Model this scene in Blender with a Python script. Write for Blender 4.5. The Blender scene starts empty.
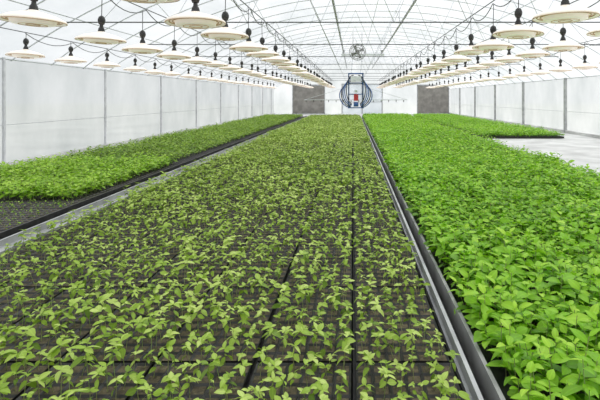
import bpy, numpy as np, math
from math import sin, cos, pi, radians
rng = np.random.default_rng(7)
scene = bpy.context.scene
scene.view_settings.view_transform = 'Standard'
H = 1.3          # camera height
ZT = 0.30        # tray top height
XL, XR, YN, YF = -6.5, 8.0, -3.0, 37.0
XC, HS = 0.75, 7.25
EAVE, RISE = 2.05, 2.25
def arch(x): 
    t = min(1.0, abs((x-XC)/HS)); return EAVE + RISE*(1-t**2.3)

# ------------------------------------------------ materials
def mat(name):
    m = bpy.data.materials.new(name); m.use_nodes = True
    nt = m.node_tree; nt.nodes.clear()
    out = nt.nodes.new('ShaderNodeOutputMaterial')
    return m, nt, out
def N(nt, t, **kw):
    n = nt.nodes.new(t)
    for k, v in kw.items():
        if k in n.inputs: n.inputs[k].default_value = v
        else: setattr(n, k, v)
    return n
def simple(name, c, rough=0.5, metal=0.0, c2=None, scale=8.0, bump=0.0, emit=0.0):
    m, nt, out = mat(name)
    p = N(nt, 'ShaderNodeBsdfPrincipled', Roughness=rough, Metallic=metal)
    tc = N(nt, 'ShaderNodeTexCoord'); nz = N(nt, 'ShaderNodeTexNoise', Scale=scale, Detail=6.0)
    nt.links.new(tc.outputs['Object'], nz.inputs['Vector'])
    r = N(nt, 'ShaderNodeValToRGB')
    r.color_ramp.elements[0].position = 0.35; r.color_ramp.elements[1].position = 0.65
    c2 = c2 or tuple(min(1, x*1.25) for x in c)
    r.color_ramp.elements[0].color = (*c, 1); r.color_ramp.elements[1].color = (*c2, 1)
    nt.links.new(nz.outputs['Fac'], r.inputs['Fac']); nt.links.new(r.outputs['Color'], p.inputs['Base Color'])
    if bump:
        b = N(nt, 'ShaderNodeBump', Strength=bump, Distance=0.01)
        nt.links.new(nz.outputs['Fac'], b.inputs['Height']); nt.links.new(b.outputs['Normal'], p.inputs['Normal'])
    if emit:
        nt.links.new(r.outputs['Color'], p.inputs['Emission Color']); p.inputs['Emission Strength'].default_value = emit
    nt.links.new(p.outputs[0], out.inputs[0])
    return m
def leafmat(name, dark, mid, light, trans=0.25):
    m, nt, out = mat(name)
    a = N(nt, 'ShaderNodeAttribute', attribute_name='tint')
    r = N(nt, 'ShaderNodeValToRGB')
    e = r.color_ramp.elements
    e[0].color = (*dark, 1); e[1].color = (*light, 1)
    x = e.new(0.5); x.color = (*mid, 1)
    nt.links.new(a.outputs['Fac'], r.inputs['Fac'])
    rb = N(nt, 'ShaderNodeAttribute', attribute_name='rib')
    mr = N(nt, 'ShaderNodeMapRange'); mr.inputs['From Min'].default_value = 0.0; mr.inputs['From Max'].default_value = 0.25
    mr.inputs['To Min'].default_value = 1.15; mr.inputs['To Max'].default_value = 1.0
    nt.links.new(rb.outputs['Fac'], mr.inputs['Value'])
    mul = N(nt, 'ShaderNodeVectorMath', operation='SCALE')
    nt.links.new(r.outputs['Color'], mul.inputs[0]); nt.links.new(mr.outputs[0], mul.inputs['Scale'])
    p = N(nt, 'ShaderNodeBsdfPrincipled', Roughness=0.45); p.inputs['Specular IOR Level'].default_value = 0.35
    t = N(nt, 'ShaderNodeBsdfTranslucent'); mx = N(nt, 'ShaderNodeMixShader', Fac=trans)
    nt.links.new(mul.outputs[0], p.inputs['Base Color']); nt.links.new(mul.outputs[0], t.inputs['Color'])
    nt.links.new(p.outputs[0], mx.inputs[1]); nt.links.new(t.outputs[0], mx.inputs[2]); nt.links.new(mx.outputs[0], out.inputs[0])
    return m
def film(name, c, c2, transp, scale=0.5, stretch=(1, 1, 1)):
    m, nt, out = mat(name)
    tc = N(nt, 'ShaderNodeTexCoord'); mp = N(nt, 'ShaderNodeMapping'); mp.inputs['Scale'].default_value = stretch
    nz = N(nt, 'ShaderNodeTexNoise', Scale=scale, Detail=7.0, Roughness=0.6)
    nt.links.new(tc.outputs['Object'], mp.inputs[0]); nt.links.new(mp.outputs[0], nz.inputs['Vector'])
    r = N(nt, 'ShaderNodeValToRGB'); r.color_ramp.elements[0].position = 0.3; r.color_ramp.elements[1].position = 0.7
    r.color_ramp.elements[0].color = (*c2, 1); r.color_ramp.elements[1].color = (*c, 1)
    nt.links.new(nz.outputs['Fac'], r.inputs['Fac'])
    tl = N(nt, 'ShaderNodeBsdfTranslucent'); tp = N(nt, 'ShaderNodeBsdfTransparent'); gl = N(nt, 'ShaderNodeBsdfDiffuse')
    nt.links.new(r.outputs[0], tl.inputs[0]); nt.links.new(r.outputs[0], tp.inputs[0]); nt.links.new(r.outputs[0], gl.inputs[0])
    m1 = N(nt, 'ShaderNodeMixShader', Fac=transp); m2 = N(nt, 'ShaderNodeMixShader', Fac=0.1)
    nt.links.new(tl.outputs[0], m1.inputs[1]); nt.links.new(tp.outputs[0], m1.inputs[2])
    nt.links.new(m1.outputs[0], m2.inputs[1]); nt.links.new(gl.outputs[0], m2.inputs[2])
    nt.links.new(m2.outputs[0], out.inputs[0])
    return m
M_galv = simple('galvanized_steel', (0.36, 0.365, 0.37), 0.5, 0.15, (0.52, 0.53, 0.53), 5)
M_rail = simple('dull_steel', (0.28, 0.28, 0.275), 0.55, 0.15, (0.42, 0.42, 0.41), 6)
M_dark = simple('dark_steel', (0.09, 0.095, 0.10), 0.5, 0.2)
M_pipe = simple('hazed_hoop_pipe', (0.55, 0.57, 0.58), 0.5, 0.0)  # grey lightened to stand in for haze and roof glow
M_post = simple('post_paint', (0.50, 0.51, 0.52), 0.5, 0.0)
M_black = simple('black_plastic', (0.016, 0.016, 0.016), 0.45, 0, (0.04, 0.039, 0.036), 20)
M_soil = simple('peat_soil', (0.055, 0.045, 0.026), 0.95, 0, (0.14, 0.115, 0.068), 60, 0.5)
M_conc = simple('pale_concrete', (0.52, 0.52, 0.51), 0.75, 0, (0.74, 0.74, 0.73), 1.6, 0.1)
M_lamp = simple('cream_enamel_glow', (0.84, 0.75, 0.66), 0.4, 0, (0.88, 0.80, 0.72), 4, 0, 0.36)  # added emission keeps the dish warm and bright over the green bounce
M_ring = simple('lamp_ring_tan', (0.52, 0.37, 0.24), 0.5, emit=0.1)
M_blue = simple('blue_hose', (0.05, 0.13, 0.36), 0.4)
M_red = simple('red_paint', (0.55, 0.05, 0.05), 0.4)
M_white = simple('white_paint', (0.7, 0.72, 0.74), 0.4)
M_pad = simple('cooling_pad_brown', (0.25, 0.235, 0.215), 0.9, 0, (0.36, 0.34, 0.31), 3.0)
M_film = film('polythene_roof', (0.97, 0.98, 1.0), (0.76, 0.79, 0.81), 0.5, 0.6, (1, 0.5, 1))
M_wall = film('polythene_wall', (0.98, 0.99, 1.0), (0.74, 0.77, 0.78), 0.42, 0.8, (1, 1, 0.6))
M_stem = simple('pale_stem', (0.34, 0.32, 0.14), 0.6, 0, (0.28, 0.40, 0.12), 6)
L_c = leafmat('seedling_leaf', (0.14, 0.25, 0.018), (0.34, 0.52, 0.05), (0.60, 0.75, 0.19), .3)
L_r = leafmat('lush_leaf', (0.13, 0.32, 0.008), (0.29, 0.60, 0.02), (0.52, 0.80, 0.07), 0.38)
L_l = leafmat('left_leaf', (0.14, 0.30, 0.012), (0.31, 0.56, 0.03), (0.50, 0.72, 0.10), .33)
L_l2 = leafmat('older_left_leaf', (0.11, 0.23, 0.015), (0.25, 0.43, 0.035), (0.43, 0.61, 0.09), .33)

# ------------------------------------------------ mesh builder
class MB:
    def __init__(s): s.v=[]; s.t=[]; s.r=[]; s.f=[]; s.n=0
    def add(s, V, F, m=0, tint=None, rib=None, smooth=False):
        V = np.asarray(V, dtype=np.float32).reshape(-1, 3)
        for f in (F if isinstance(F, list) else [F]):
            f = np.asarray(f, dtype=np.int32)
            s.f.append((f + s.n, m, smooth))
        s.v.append(V); s.n += len(V)
        s.t.append(np.full(len(V), .5, np.float32) if tint is None else np.asarray(tint, np.float32))
        s.r.append(np.ones(len(V), np.float32) if rib is None else np.asarray(rib, np.float32))
    def box(s, x0, x1, y0, y1, z0, z1, m=0):
        V = [(x, y, z) for x in (x0, x1) for y in (y0, y1) for z in (z0, z1)]
        s.add(V, np.array([(0,1,3,2),(4,6,7,5),(0,4,5,1),(2,3,7,6),(0,2,6,4),(1,5,7,3)]), m)
    def tube(s, path, r, m=0, k=6, closed=False):
        P = np.array(path, float); n = len(P)
        rr = np.full(n, r) if np.isscalar(r) else np.array(r)
        if closed: T = np.roll(P, -1, 0) - np.roll(P, 1, 0)
        else: T = np.gradient(P, axis=0)
        T /= np.linalg.norm(T, axis=1)[:, None] + 1e-9
        up = np.array([0, 0, 1.0]) if abs(T[:, 2]).mean() < 0.8 else np.array([0, 1.0, 0])
        if abs(T[:, 0]).max() > .7 and abs(T[:, 2]).max() > .7: up = np.array([0, 1.0, 0])
        A = np.cross(T, up); A /= np.linalg.norm(A, axis=1)[:, None] + 1e-9
        B = np.cross(A, T)
        a = np.arange(k)*2*pi/k
        V = P[:, None, :] + rr[:, None, None]*(A[:, None, :]*np.cos(a)[None, :, None] + B[:, None, :]*np.sin(a)[None, :, None])
        F = []
        for i in range(n if closed else n-1):
            j = (i+1) % n
            for q in range(k):
                F.append((i*k+q, i*k+(q+1) % k, j*k+(q+1) % k, j*k+q))
        fl = [np.array(F)]
        if not closed: fl += [np.array([list(range(k))]), np.array([list(range((n-1)*k, n*k))])]
        s.add(V.reshape(-1, 3), fl, m, smooth=True)
    def lathe(s, prof, c=(0, 0, 0), m=0, k=24):
        a = np.arange(k)*2*pi/k; V = []; F = []
        for r, z in prof:
            for q in a: V.append((c[0]+r*cos(q), c[1]+r*sin(q), c[2]+z))
        for i in range(len(prof)-1):
            for q in range(k): F.append((i*k+q, i*k+(q+1) % k, (i+1)*k+(q+1) % k, (i+1)*k+q))
        s.add(V, np.array(F), m, smooth=True)
    def obj(s, name, mats, parent=None, attrs=False):
        me = bpy.data.meshes.new(name)
        V = np.concatenate(s.v)
        me.vertices.add(len(V)); me.vertices.foreach_set('co', V.ravel())
        loops = np.concatenate([f.ravel() for f, _, _ in s.f]).astype(np.int32)
        tot = np.concatenate([np.full(len(f), f.shape[1], np.int32) for f, _, _ in s.f])
        mi = np.concatenate([np.full(len(f), m, np.int32) for f, m, _ in s.f])
        sm = np.concatenate([np.full(len(f), q, bool) for f, _, q in s.f])
        st = np.concatenate([[0], np.cumsum(tot)[:-1]]).astype(np.int32)
        me.loops.add(len(loops)); me.loops.foreach_set('vertex_index', loops)
        me.polygons.add(len(tot)); me.polygons.foreach_set('loop_start', st)
        for m in mats: me.materials.append(m)
        me.polygons.foreach_set('material_index', mi); me.polygons.foreach_set('use_smooth', sm)
        if attrs:
            a = me.attributes.new('tint', 'FLOAT', 'POINT'); a.data.foreach_set('value', np.concatenate(s.t))
            a = me.attributes.new('rib', 'FLOAT', 'POINT'); a.data.foreach_set('value', np.concatenate(s.r))
        me.update(calc_edges=True); me.validate()
        o = bpy.data.objects.new(name, me); scene.collection.objects.link(o)
        if parent: o.parent = parent
        return o
def empty(name, loc=(0, 0, 0)):
    e = bpy.data.objects.new(name, None); e.empty_display_size = 0.2
    scene.collection.objects.link(e); return e

# ------------------------------------------------ vegetation (vectorised)
def leaves(mb, P, az, pitch, L, W, droop, fold, roll, k, tint, m=0):
    n = len(P)
    if n == 0: return
    us = np.linspace(0, 1, k+2); u = [0]; v = [0]; w = [0]
    for i in range(1, k+1):
        ww = sin(pi*us[i]**0.85)**0.8
        for q in (-1, 0, 1): u.append(us[i]); v.append(q); w.append(ww)
    u.append(1); v.append(0); w.append(0)
    u, v, w = map(np.array, (u, v, w))
    c = lambda a: np.asarray(a)[:, None]
    x = c(L)*u; y = c(W)*0.5*w*v
    z = c(fold)*abs(v)*c(W)*0.5*w - c(droop)*c(L)*u**2
    y, z = y*np.cos(c(roll)) - z*np.sin(c(roll)), y*np.sin(c(roll)) + z*np.cos(c(roll))
    x, z = x*np.cos(c(pitch)) - z*np.sin(c(pitch)), x*np.sin(c(pitch)) + z*np.cos(c(pitch))
    x, y = x*np.cos(c(az)) - y*np.sin(c(az)), x*np.sin(c(az)) + y*np.cos(c(az))
    V = np.stack([x, y, z], -1) + P[:, None, :]
    nv = len(u); tip = nv-1
    tr = [(0, 2, 1), (0, 3, 2), (tip, tip-3, tip-2), (tip, tip-2, tip-1)]
    qd = []
    for i in range(k-1):
        b = 1+3*i
        qd += [(b, b+1, b+4, b+3), (b+1, b+2, b+5, b+4)]
    off = (np.arange(n)*nv)[:, None, None]
    F = [(np.array(tr)[None]+off).reshape(-1, 3)]
    if qd: F.append((np.array(qd)[None]+off).reshape(-1, 4))
    mb.add(V.reshape(-1, 3), F, m, np.repeat(tint, nv), np.tile(abs(v), n), True)
def stems(mb, A, B, r, m=1):
    n = len(A)
    if n == 0: return
    a = np.array([0, 2*pi/3, 4*pi/3])
    ring = np.stack([np.cos(a), np.sin(a), a*0], -1)*r
    V = np.concatenate([A[:, None]+ring, B[:, None]+ring*0.8], 1)
    off = (np.arange(n)*6)[:, None, None]
    q = np.array([(0, 1, 4, 3), (1, 2, 5, 4), (2, 0, 3, 5)])
    mb.add(V.reshape(-1, 3), (q[None]+off).reshape(-1, 4), m, smooth=True)
U = lambda a, b, n: rng.uniform(a, b, n)
def lown(x, y): return (np.sin(x*3.1+y*1.7)+np.sin(x*1.3-y*2.3+1)+np.sin(y*0.9+2)+np.sin(x*5.7+y*4.3))/4
def bands(P, edges):
    lo = 0
    for hi, k in edges:
        yield (P[:, 1] >= lo) & (P[:, 1] < hi), k
        lo = hi

def seedlings(mb, P, hmin=.045, hmax=.10, ll=(.022, .037), nl=6, tb=0.0):
    for msk, k in bands(P, [(4, 4), (10, 2), (99, 1)]):
        Q = P[msk]; n = len(Q)
        if n == 0: continue
        far = 1.0 if k > 2 else (1.15 if k == 2 else 1.5)
        vig = np.clip(1+.2*lown(Q[:, 0], Q[:, 1])+rng.normal(0, .2, n), .45, 1.55)
        h = U(hmin, hmax, n)*vig
        top = Q + np.stack([rng.normal(0, .010, n), rng.normal(0, .010, n), h], -1)
        stems(mb, Q, top, 0.0015 if k > 2 else 0.0018)
        az0 = U(0, 2*pi, n); bt = np.clip(.5+.15*lown(Q[:, 0]*.7, Q[:, 1]*.5)+rng.normal(0, .2, n)+tb, 0, 1)
        for j in range(nl):
            L = U(*ll, n)*vig*(1.0 if j < 2 else .9)*far
            az = az0 + (j % 2)*pi + (j//2)*pi/2.6 + rng.normal(0, .3, n)
            pt = U(-.5, .2, n) if j < 2 else U(.0, .8, n)
            B = top.copy()
            if j < 2: B[:, 2] -= U(.010, .03, n)
            leaves(mb, B, az, pt, L, L*U(.5, .7, n), U(.2, .7, n), U(-.1, .35, n), rng.normal(0, .35, n), k,
                   np.clip(bt+rng.normal(0, .14, n)+(.14 if j > 1 else -.12), 0, 1))
def lush(mb, P, h0=.10, h1=.17, ll=(.05, .085), nl=6, tb=0.0, bnds=((3.2, 5), (8, 3), (99, 1))):
    for msk, k in bands(P, bnds):
        Q = P[msk]; n = len(Q)
        if n == 0: continue
        vig = np.clip(1+.22*lown(Q[:, 0]*1.5, Q[:, 1]*1.2)+rng.normal(0, .16, n), .5, 1.55)
        h = U(h0, h1, n)*vig
        top = Q + np.stack([rng.normal(0, .015, n), rng.normal(0, .015, n), h], -1)
        stems(mb, Q, top, 0.002)
        az0 = U(0, 2*pi, n); bt = np.clip(.43+.14*lown(Q[:, 0]*.6, Q[:, 1]*.4)+rng.normal(0, .14, n)+tb, 0, 1)
        for j in range(nl):
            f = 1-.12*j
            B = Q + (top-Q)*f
            L = U(*ll, n)*np.clip(vig, .75, 1.25)*(.65 if j == 0 else (.8 if j == 1 else 1))*(1.2 if k == 1 else 1)
            leaves(mb, B, az0 + j*2.4 + rng.normal(0, .3, n), (U(.3, .9, n) if j < 2 else U(-.1, .5, n)), L, L*U(.5, .66, n),
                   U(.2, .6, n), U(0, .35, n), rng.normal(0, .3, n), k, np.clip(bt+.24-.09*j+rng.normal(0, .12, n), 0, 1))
def grid(x0, x1, y0, y1, px, py, jit, z=ZT-.008):
    X, Y = np.meshgrid(np.arange(x0+px/2, x1, px), np.arange(y0+py/2, y1, py))
    P = np.stack([X.ravel(), Y.ravel(), np.full(X.size, z)], -1)
    P[:, :2] += rng.normal(0, jit, (len(P), 2)); return P

# ------------------------------------------------ trays
PIT = 0.0605; TX, TY = 0.375, 0.678
def trays(mb, kx0, kx1, xo, y0, y1, nx=6, ny=11, ztop=ZT, wide=()):
    """returns cell centres"""
    C = []
    for kx in range(kx0, kx1):
        xa = xo + kx*TX + (.006 if kx not in wide else .012)
        y = y0
        while y + TY <= y1+.01:
            for i in range(nx):
                for j in range(ny): C.append((xa+(i+.5)*PIT*(1 if kx not in wide else .98), y+.006+(j+.5)*PIT))
            W = nx*PIT
            mb.add([(xa, y+.006, ztop), (xa+W, y+.006, ztop), (xa+W, y+.006+ny*PIT, ztop), (xa, y+.006+ny*PIT, ztop),
                    (xa+.01, y+.012, ztop-.05), (xa+W-.01, y+.012, ztop-.05), (xa+W-.01, y+ny*PIT, ztop-.05), (xa+.01, y+ny*PIT, ztop-.05)],
                   np.array([(0, 1, 5, 4), (1, 2, 6, 5), (2, 3, 7, 6), (3, 0, 4, 7), (4, 5, 6, 7)]), 0)
            y += TY
    C = np.array(C); n = len(C); h = PIT/2; i = h-.008
    o = np.array([(-h, -h, 0), (h, -h, 0), (h, h, 0), (-h, h, 0), (-i, -i, -.007), (i, -i, -.007), (i, i, -.007), (-i, i, -.007)])
    V = np.concatenate([C, np.full((n, 1), ztop)], 1)[:, None, :] + o[None]
    off = (np.arange(n)*8)[:, None, None]
    mb.add(V.reshape(-1, 3), (np.array([(0, 1, 5, 4), (1, 2, 6, 5), (2, 3, 7, 6), (3, 0, 4, 7)])[None]+off).reshape(-1, 4), 0)
    mb.add(V.reshape(-1, 3), (np.array([(4, 5, 6, 7)])[None]+off).reshape(-1, 4), 1)
    return np.concatenate([C, np.full((n, 1), ztop-.008)], 1)
def bench(parent, x0, x1, y0, y1, wl=.05, wr=.05, ml=0, mr=0):
    mb = MB()
    mb.box(x0+.02, x1-.02, y0, y1, ZT-.085, ZT-.055, 1)
    y = y0+.3
    while y < y1:
        for x in (x0+.1, x1-.1): mb.box(x-.02, x+.02, y-.02, y+.02, 0, ZT-.085, 0)
        mb.box(x0+.05, x1-.05, y-.02, y+.02, ZT-.125, ZT-.085, 0)
        y += 2.0
    for x, sgn, w, mm in ((x0, 1, wl, ml), (x1, -1, wr, mr)):
        a, b = sorted((x, x+sgn*w)); 
        mb.box(a, b, y0, y1, ZT-.055, ZT-.03, mm)              # flange
        a2, b2 = sorted((x, x+sgn*.016)); mb.box(a2, b2, y0, y1, ZT-.03, ZT+.02, mm)
        mb.box(a2, b2, y0, y1, ZT-.11, ZT-.055, mm)
    mb.obj('bench_frame', [M_galv, M_black, M_rail, M_conc], parent)

# central bench
YB0, YB1 = .35, 25.1
e = empty('seedling_bench')
bench(e, -2.44, .425, YB0-.05, YB1, wl=.085, wr=.028, ml=0)
mb = MB(); C = trays(mb, -6, 1, 0.0, YB0, YB1, wide=(0, -1))
mb.obj('seedling_trays', [M_black, M_soil], e)
keep = rng.random(len(C)) > .035
mb = MB(); Q = C[keep]; Q[:, :2] += rng.normal(0, .006, (len(Q), 2)); seedlings(mb, Q)
mb.obj('seedlings', [L_c, M_stem], e, True)
# right lush bench
e = empty('seedling_bench')
bench(e, .48, 2.98, YB0-.05, 24.6, wl=.02, ml=2)
mb = MB(); trays(mb, 0, 6, .60, YB0, 24.5); mb.obj('plug_trays', [M_black, M_soil], e)
mb = MB(); P1 = grid(.52, 2.9, YB0, 7, .052, .052, .012); P2 = grid(.53, 2.9, 7, 24.5, .066, .072, .015)
lush(mb, np.concatenate([P1, P2]), nl=7, ll=(.045, .08)); mb.obj('leafy_seedlings', [L_r, M_stem], e, True)
# far right block standing on the floor
e = empty('floor_seedling_block')
mb = MB(); trays(mb, 0, 7, 4.15, 14.4, 31, ztop=.062); mb.obj('plug_trays', [M_black, M_soil], e)
mb = MB(); lush(mb, grid(4.12, 6.8, 14.38, 31, .07, .08, .015, .055), tb=-.02); mb.obj('leafy_seedlings', [L_r, M_stem], e, True)
# left bench
e = empty('seedling_bench')
bench(e, -4.75, -2.56, .6, 25, wl=.05, wr=.03, mr=1)
mb = MB(); C = trays(mb, 0, 5, -4.5, .7, 24.9); mb.obj('plug_trays', [M_black, M_soil], e)
mb = MB()
near = C[(C[:, 1] < 4.35) & (rng.random(len(C)) > .2)]
seedlings(mb, near, .018, .035, (.016, .024), 3, -.1)
lush(mb, grid(-4.72, -2.72, 4.4, 6.9, .056, .056, .012), .08, .13, (.045, .068), 6, .1)
mb.obj('young_leafy_seedlings', [L_l, M_stem], e, True)
mb = MB(); lush(mb, grid(-4.72, -2.75, 7.05, 24.8, .07, .075, .012), .07, .12, (.045, .065), 5, .0)
mb.obj('older_seedlings', [L_l2, M_stem], e, True)

# irrigation channel / hose between the middle benches
mb = MB(); mb.tube([(.453, y, .235) for y in np.arange(.3, 23, .8)], .012, 0)
for y in np.arange(.5, 23, 2): mb.box(.442, .464, y-.01, y+.01, 0, .225, 0)
mb.obj('irrigation_hose', [M_black])

# ------------------------------------------------ shell
mb = MB(); mb.box(XL-.3, XR+.3, YN-.3, YF+.3, -.2, 0, 0); mb.obj('floor', [M_conc])
m_out = simple('outside_ground', (.42, .43, .40), .9, 0, (.56, .57, .53), .4)
mb = MB(); mb.box(-80, 90, -60, 120, -.45, -.22, 0); mb.obj('ground', [m_out])
def quadwall(name, V, m):
    mb = MB(); mb.add(V, np.array([list(range(len(V)))]), 0); mb.obj(name, [m])
quadwall('wall_left', [(XL, YN, 0), (XL, YF, 0), (XL, YF, EAVE), (XL, YN, EAVE)], M_wall)
quadwall('wall_right', [(XR, YN, 0), (XR, YF, 0), (XR, YF, EAVE), (XR, YN, EAVE)], M_wall)
xs = np.linspace(XL, XR, 41); arc = [(x, arch(x)) for x in xs]
for nm, y in (('wall_back', YF), ('wall_front', YN)):
    quadwall(nm, [(XL, y, 0)]+[(x, y, z) for x, z in arc]+[(XR, y, 0)], M_wall)
mb = MB(); V = []; F = []
for i, (x, z) in enumerate(arc): V += [(x, YN, z), (x, YF, z)]
for i in range(len(arc)-1): F.append((2*i, 2*i+1, 2*i+3, 2*i+2))
mb.add(V, np.array(F), 0, smooth=True); mb.obj('ceiling', [M_film])
for nm, x in (('left', XL), ('right', XR)):
    s = 1 if x < 0 else -1; a, b = sorted((x+s*.02, x+s*.10))
    mb = MB(); mb.box(a, b, YN, YF, 0, .10, 0); mb.obj('baseboard_'+nm, [M_conc])
# frame
mb = MB()
arc2 = [(x, z-.05) for x, z in arc]
for y in np.arange(YN+.2, YF, 1.13):
    mb.tube([(min(max(x, XL+.04), XR-.04), y, z) for x, z in arc2], .012, 0)
for x in (-5.2, -3.0, .75, 4.5, 6.7):
    z = arch(x)-.09; mb.tube([(x, YN+.1, z), (x, YF-.1, z)], .010, 0)
for x in (XL+.05, XR-.05):
    mb.tube([(x, YN+.1, EAVE-.03), (x, YF-.1, EAVE-.03)], .013, 0)
    mb.tube([(x, YN+.1, .8), (x, YF-.1, .8)], .007, 0)
lp = list(np.arange(-1.9, 36, 3.4)); rp = list(np.arange(.2, 36, 4.15))
for y in lp: mb.tube([(XL+.06, y, 0), (XL+.06, y, EAVE)], .03, 3, 8)
for y in rp: mb.box(XR-.12, XR-.03, y-.045, y+.045, 0, EAVE, 2)
# tie trusses
TZ = 2.68
for y in np.arange(1.4, 36, 3.4):
    mb.tube([(-5.35, y, TZ), (6.85, y, TZ)], .012, 1)
    xs2 = np.linspace(-4.6, 6.1, 9)
    for i in range(8):
        xm = (xs2[i]+xs2[i+1])/2
        mb.tube([(xs2[i], y, TZ), (xm, y, arch(xm)-.06)], .006, 0)
        mb.tube([(xm, y, arch(xm)-.06), (xs2[i+1], y, TZ)], .006, 0)
# overhead rails for the boom
for x in (-.5, 1.55):
    mb.tube([(x, YN+.1, 3.72), (x, YF-.1, 3.72)], .035, 2)
    for y in np.arange(1.4, 36, 3.4): mb.tube([(x, y, 3.72), (x, y, arch(x)-.06)], .012, 0)
mb.obj('greenhouse_hoop_frame', [M_pipe, M_dark, M_galv, M_post])
# far end: cooling pads and door
for x0, x1 in ((-4.9, -2.35), (5.3, 7.8)):
    mb = MB(); mb.box(x0, x1, YF-.22, YF-.06, .05, 2.3, 0)
    for a in np.arange(x0+.2, x1, .25): mb.box(a, a+.015, YF-.235, YF-.22, .05, 2.3, 0)
    for a, b, c, d in ((x0-.05, x1+.05, 2.3, 2.4), (x0-.05, x1+.05, 0, .06), (x0-.06, x0, 0, 2.4), (x1, x1+.06, 0, 2.4)):
        mb.box(a, b, YF-.26, YF-.05, c, d, 1)
    mb.obj('evaporative_cooling_pad', [M_pad, M_galv])
mb = MB()
for x in (-.9, 0.75, 2.4): mb.box(x-.04, x+.04, YF-.1, YF-.03, 0, 2.45, 0)
mb.box(-.94, 2.44, YF-.1, YF-.03, 2.4, 2.48, 0); mb.box(-.94, 2.44, YF-.09, YF-.04, .95, 1.0, 0)
mb.box(-.86, 2.36, YF-.08, YF-.05, .03, 2.4, 1)
mb.obj('door_1', [M_galv, M_film])

# ------------------------------------------------ lamps
def lampmesh(cord):
    mb = MB()
    mb.lathe([(.0, .035), (.10, .035), (.21, .02), (.265, -.005), (.278, -.014), (.286, -.004), (.278, .010), (.20, .050), (.10, .078), (.05, .09), (.045, .10)], m=0, k=28)
    mb.lathe([(.0, -.040), (.165, -.042), (.19, -.032), (.195, .024)], m=0, k=28)
    for r in (.215, .245): mb.tube([(r*cos(a), r*sin(a), .0) for a in np.arange(24)*2*pi/24], .006, 2, 5, True)
    for r in (.06, .12): mb.tube([(r*cos(a), r*sin(a), -.043) for a in np.arange(20)*2*pi/20], .004, 2, 5, True)
    mb.tube([(.282*cos(a), .282*sin(a), -.012) for a in np.arange(28)*2*pi/28], .005, 2, 5, True)
    mb.lathe([(.038, .085), (.04, .11), (.034, .14), (.022, .16), (.02, .19)], m=1, k=12)
    mb.lathe([(.0, .185), (.03, .19), (.044, .225), (.045, .25), (.032, .285), (.012, .30), (.0, .30)], m=1, k=12)
    mb.tube([(0, 0, .28), (0, 0, cord)], .005, 1, 5)
    o = mb.obj('tmp', [M_lamp, M_black, M_ring]); me = o.data; bpy.data.objects.remove(o); return me
LZ = 2.05
me1 = lampmesh(.60); me1.name = 'hanging_lamp'; me2 = lampmesh(.40)
for x, y0, sp, me, cz in ((-1.55, 3.32, 1.12, me1, .6), (-3.15, 4.45, 1.18, me1, .6), (-5.75, 7.9, 1.3, me2, .40),
                          (1.95, 4.15, 1.1, me1, .6), (3.1, 5.45, 1.15, me1, .6), (5.6, 8.2, 1.3, me1, .6)):
    y = y0; ys = []
    while y < 33:
        o = bpy.data.objects.new('hanging_lamp', me); scene.collection.objects.link(o)
        yy = y+rng.normal(0, .04); ys.append(yy)
        o.location = (x+rng.normal(0, .02), yy, LZ+rng.normal(0, .012))
        o.rotation_euler = (rng.normal(0, .015), rng.normal(0, .015), rng.random()*6)
        y += sp
    mb = MB(); mb.tube([(x, YN+.1, LZ+cz), (x, YF-.1, LZ+cz)], .008, 0, 5)
    for a, b in zip(ys[:-1], ys[1:]):
        mb.tube([(x+.02, a+(b-a)*t, LZ+cz-.02-.13*4*t*(1-t)) for t in np.linspace(0, 1, 8)], .007, 0, 5)
    mb.obj('lamp_cable', [M_dark])

# ------------------------------------------------ circulation fan hanging under the ridge
mb = MB(); fx, fy, fz = .2, 20.0, 3.35
for r, yy in ((.36, 0), (.36, .12), (.3, -.02), (.2, -.03), (.1, -.03)):
    mb.tube([(fx+r*cos(a), fy+yy, fz+r*sin(a)) for a in np.arange(28)*2*pi/28], .014, 0, 5, True)
for q in range(12):
    a = q*pi/6; mb.tube([(fx+.06*cos(a), fy-.03, fz+.06*sin(a)), (fx+.36*cos(a), fy, fz+.36*sin(a))], .006, 0, 4)
for q in range(4):
    a = q*pi/2+.4; c1, s1 = cos(a), sin(a)
    mb.add([(fx+.05*c1, fy+.05, fz+.05*s1), (fx+.3*cos(a-.25), fy+.03, fz+.3*sin(a-.25)), (fx+.3*cos(a+.3), fy+.10, fz+.3*sin(a+.3)), (fx+.07*cos(a+.8), fy+.09, fz+.07*sin(a+.8))], np.array([(0, 1, 2, 3)]), 1)
mb.tube([(fx, fy+.02, fz), (fx, fy+.3, fz)], .08, 1, 12)
for dx in (-.2, .2): mb.tube([(fx+dx, fy+.06, fz+.3), (fx+dx, fy+.06, arch(fx)-.06)], .012, 0)
mb.obj('circulation_fan', [M_rail, M_rail])

# ------------------------------------------------ irrigation boom trolley
e = empty('irrigation_boom')
BY = 24.0
mb = MB()
for x in (-.32, .62): 
    for dy in (-.25, .25): mb.tube([(x*.8+.03, BY+dy, 2.6), (x*.8+.03, BY+dy, .75)], .03, 0)
for z in (.78, 1.5, 2.1, 2.6):
    for dy in (-.25, .25): mb.tube([(-.26, BY+dy, z), (.56, BY+dy, z)], .026, 0)
    for x in (-.23, .53): mb.tube([(x, BY-.25, z), (x, BY+.25, z)], .02, 0)
mb.box(-.62, 1.67, BY-.06, BY+.06, 3.55, 3.66, 1)
for x in (-.5, 1.55):
    for dy in (-.15, .15): mb.tube([(x-.05, BY+dy, 3.79), (x+.05, BY+dy, 3.79)], .05, 3, 12)
    mb.box(x-.07, x-.045, BY-.2, BY+.2, 3.6, 3.85, 1)
for x in (-.1, .4): mb.tube([(x, BY, 2.6), (x+.1, BY, 3.56)], .022, 1)
mb.obj('trolley_frame', [M_blue, M_white, M_red, M_black], e)
mb = MB()
kk = 1-cos(pi*.93)
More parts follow.
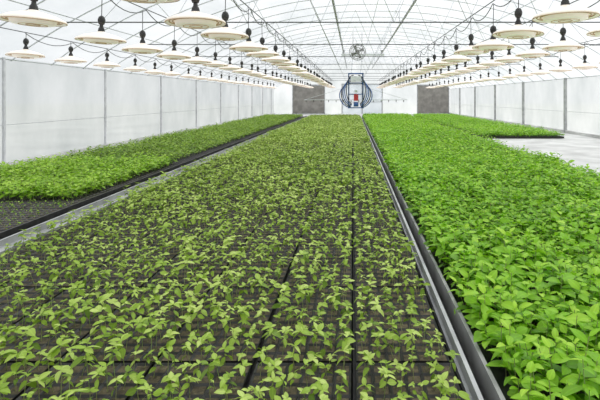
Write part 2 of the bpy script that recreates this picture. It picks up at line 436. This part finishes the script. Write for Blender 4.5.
for i in range(5):
    w = .38+.09*i; z0 = 2.5-.1*i
    for sg in (-1, 1):
        pts = [(.15+sg*(.12+w*sin(t)), BY-.3+.04*i, z0 - (z0-.78-.05*(4-i))*(1-cos(t))/kk) for t in np.linspace(0, pi*.93, 18)]
        mb.tube(pts, .026, 0 if i % 3 else 1)
mb.obj('supply_hoses', [M_blue, M_dark], e)
mb = MB()
mb.box(.04, .28, BY-.42, BY-.2, 1.15, 1.5, 0); mb.tube([(.16, BY-.5, 1.62), (.16, BY-.2, 1.62)], .09, 1, 14)
mb.lathe([(.0, 0), (.13, .0), (.13, .22), (.0, .24)], (.16, BY-.3, .85), 2, 14)
mb.box(-.12, .42, BY-.35, BY-.2, 2.15, 2.45, 1)
mb.obj('drive_motor', [M_red, M_white, M_blue], e)
mb = MB()
mb.tube([(-2.6, BY, 1.2), (2.9, BY, 1.2)], .02, 0)
mb.tube([(-2.6, BY, 1.2), (-.25, BY, 1.9)], .01, 0); mb.tube([(2.9, BY, 1.2), (.55, BY, 1.9)], .01, 0)
for x in np.arange(-2.5, 2.9, .4): mb.tube([(x, BY, 1.2), (x, BY, 1.08)], .016, 1)
mb.obj('spray_boom', [M_white, M_black], e)

# ------------------------------------------------ light
w = bpy.data.worlds.new('overcast_sky'); scene.world = w; w.use_nodes = True
nt = w.node_tree; nt.nodes.clear()
o = nt.nodes.new('ShaderNodeOutputWorld'); b = nt.nodes.new('ShaderNodeBackground')
b.inputs[0].default_value = (.96, .98, 1.0, 1); b.inputs[1].default_value = .88
nt.links.new(b.outputs[0], o.inputs[0])
s = bpy.data.lights.new('sun', 'SUN'); s.energy = 3.0; s.angle = radians(40); s.color = (1, .98, .94)
so = bpy.data.objects.new('sun', s); scene.collection.objects.link(so); so.location = (0, 0, 20)
so.rotation_euler = (radians(-28), radians(18), 0)

cam = bpy.data.cameras.new('camera'); co = bpy.data.objects.new('camera', cam); scene.collection.objects.link(co)
co.location = (0, 0, H); co.rotation_euler = (radians(90), 0, 0)
cam.sensor_width = 36; cam.lens = 27; cam.shift_x = -53/600; cam.shift_y = -102/600; cam.clip_start = .05; cam.clip_end = 300
scene.camera = co
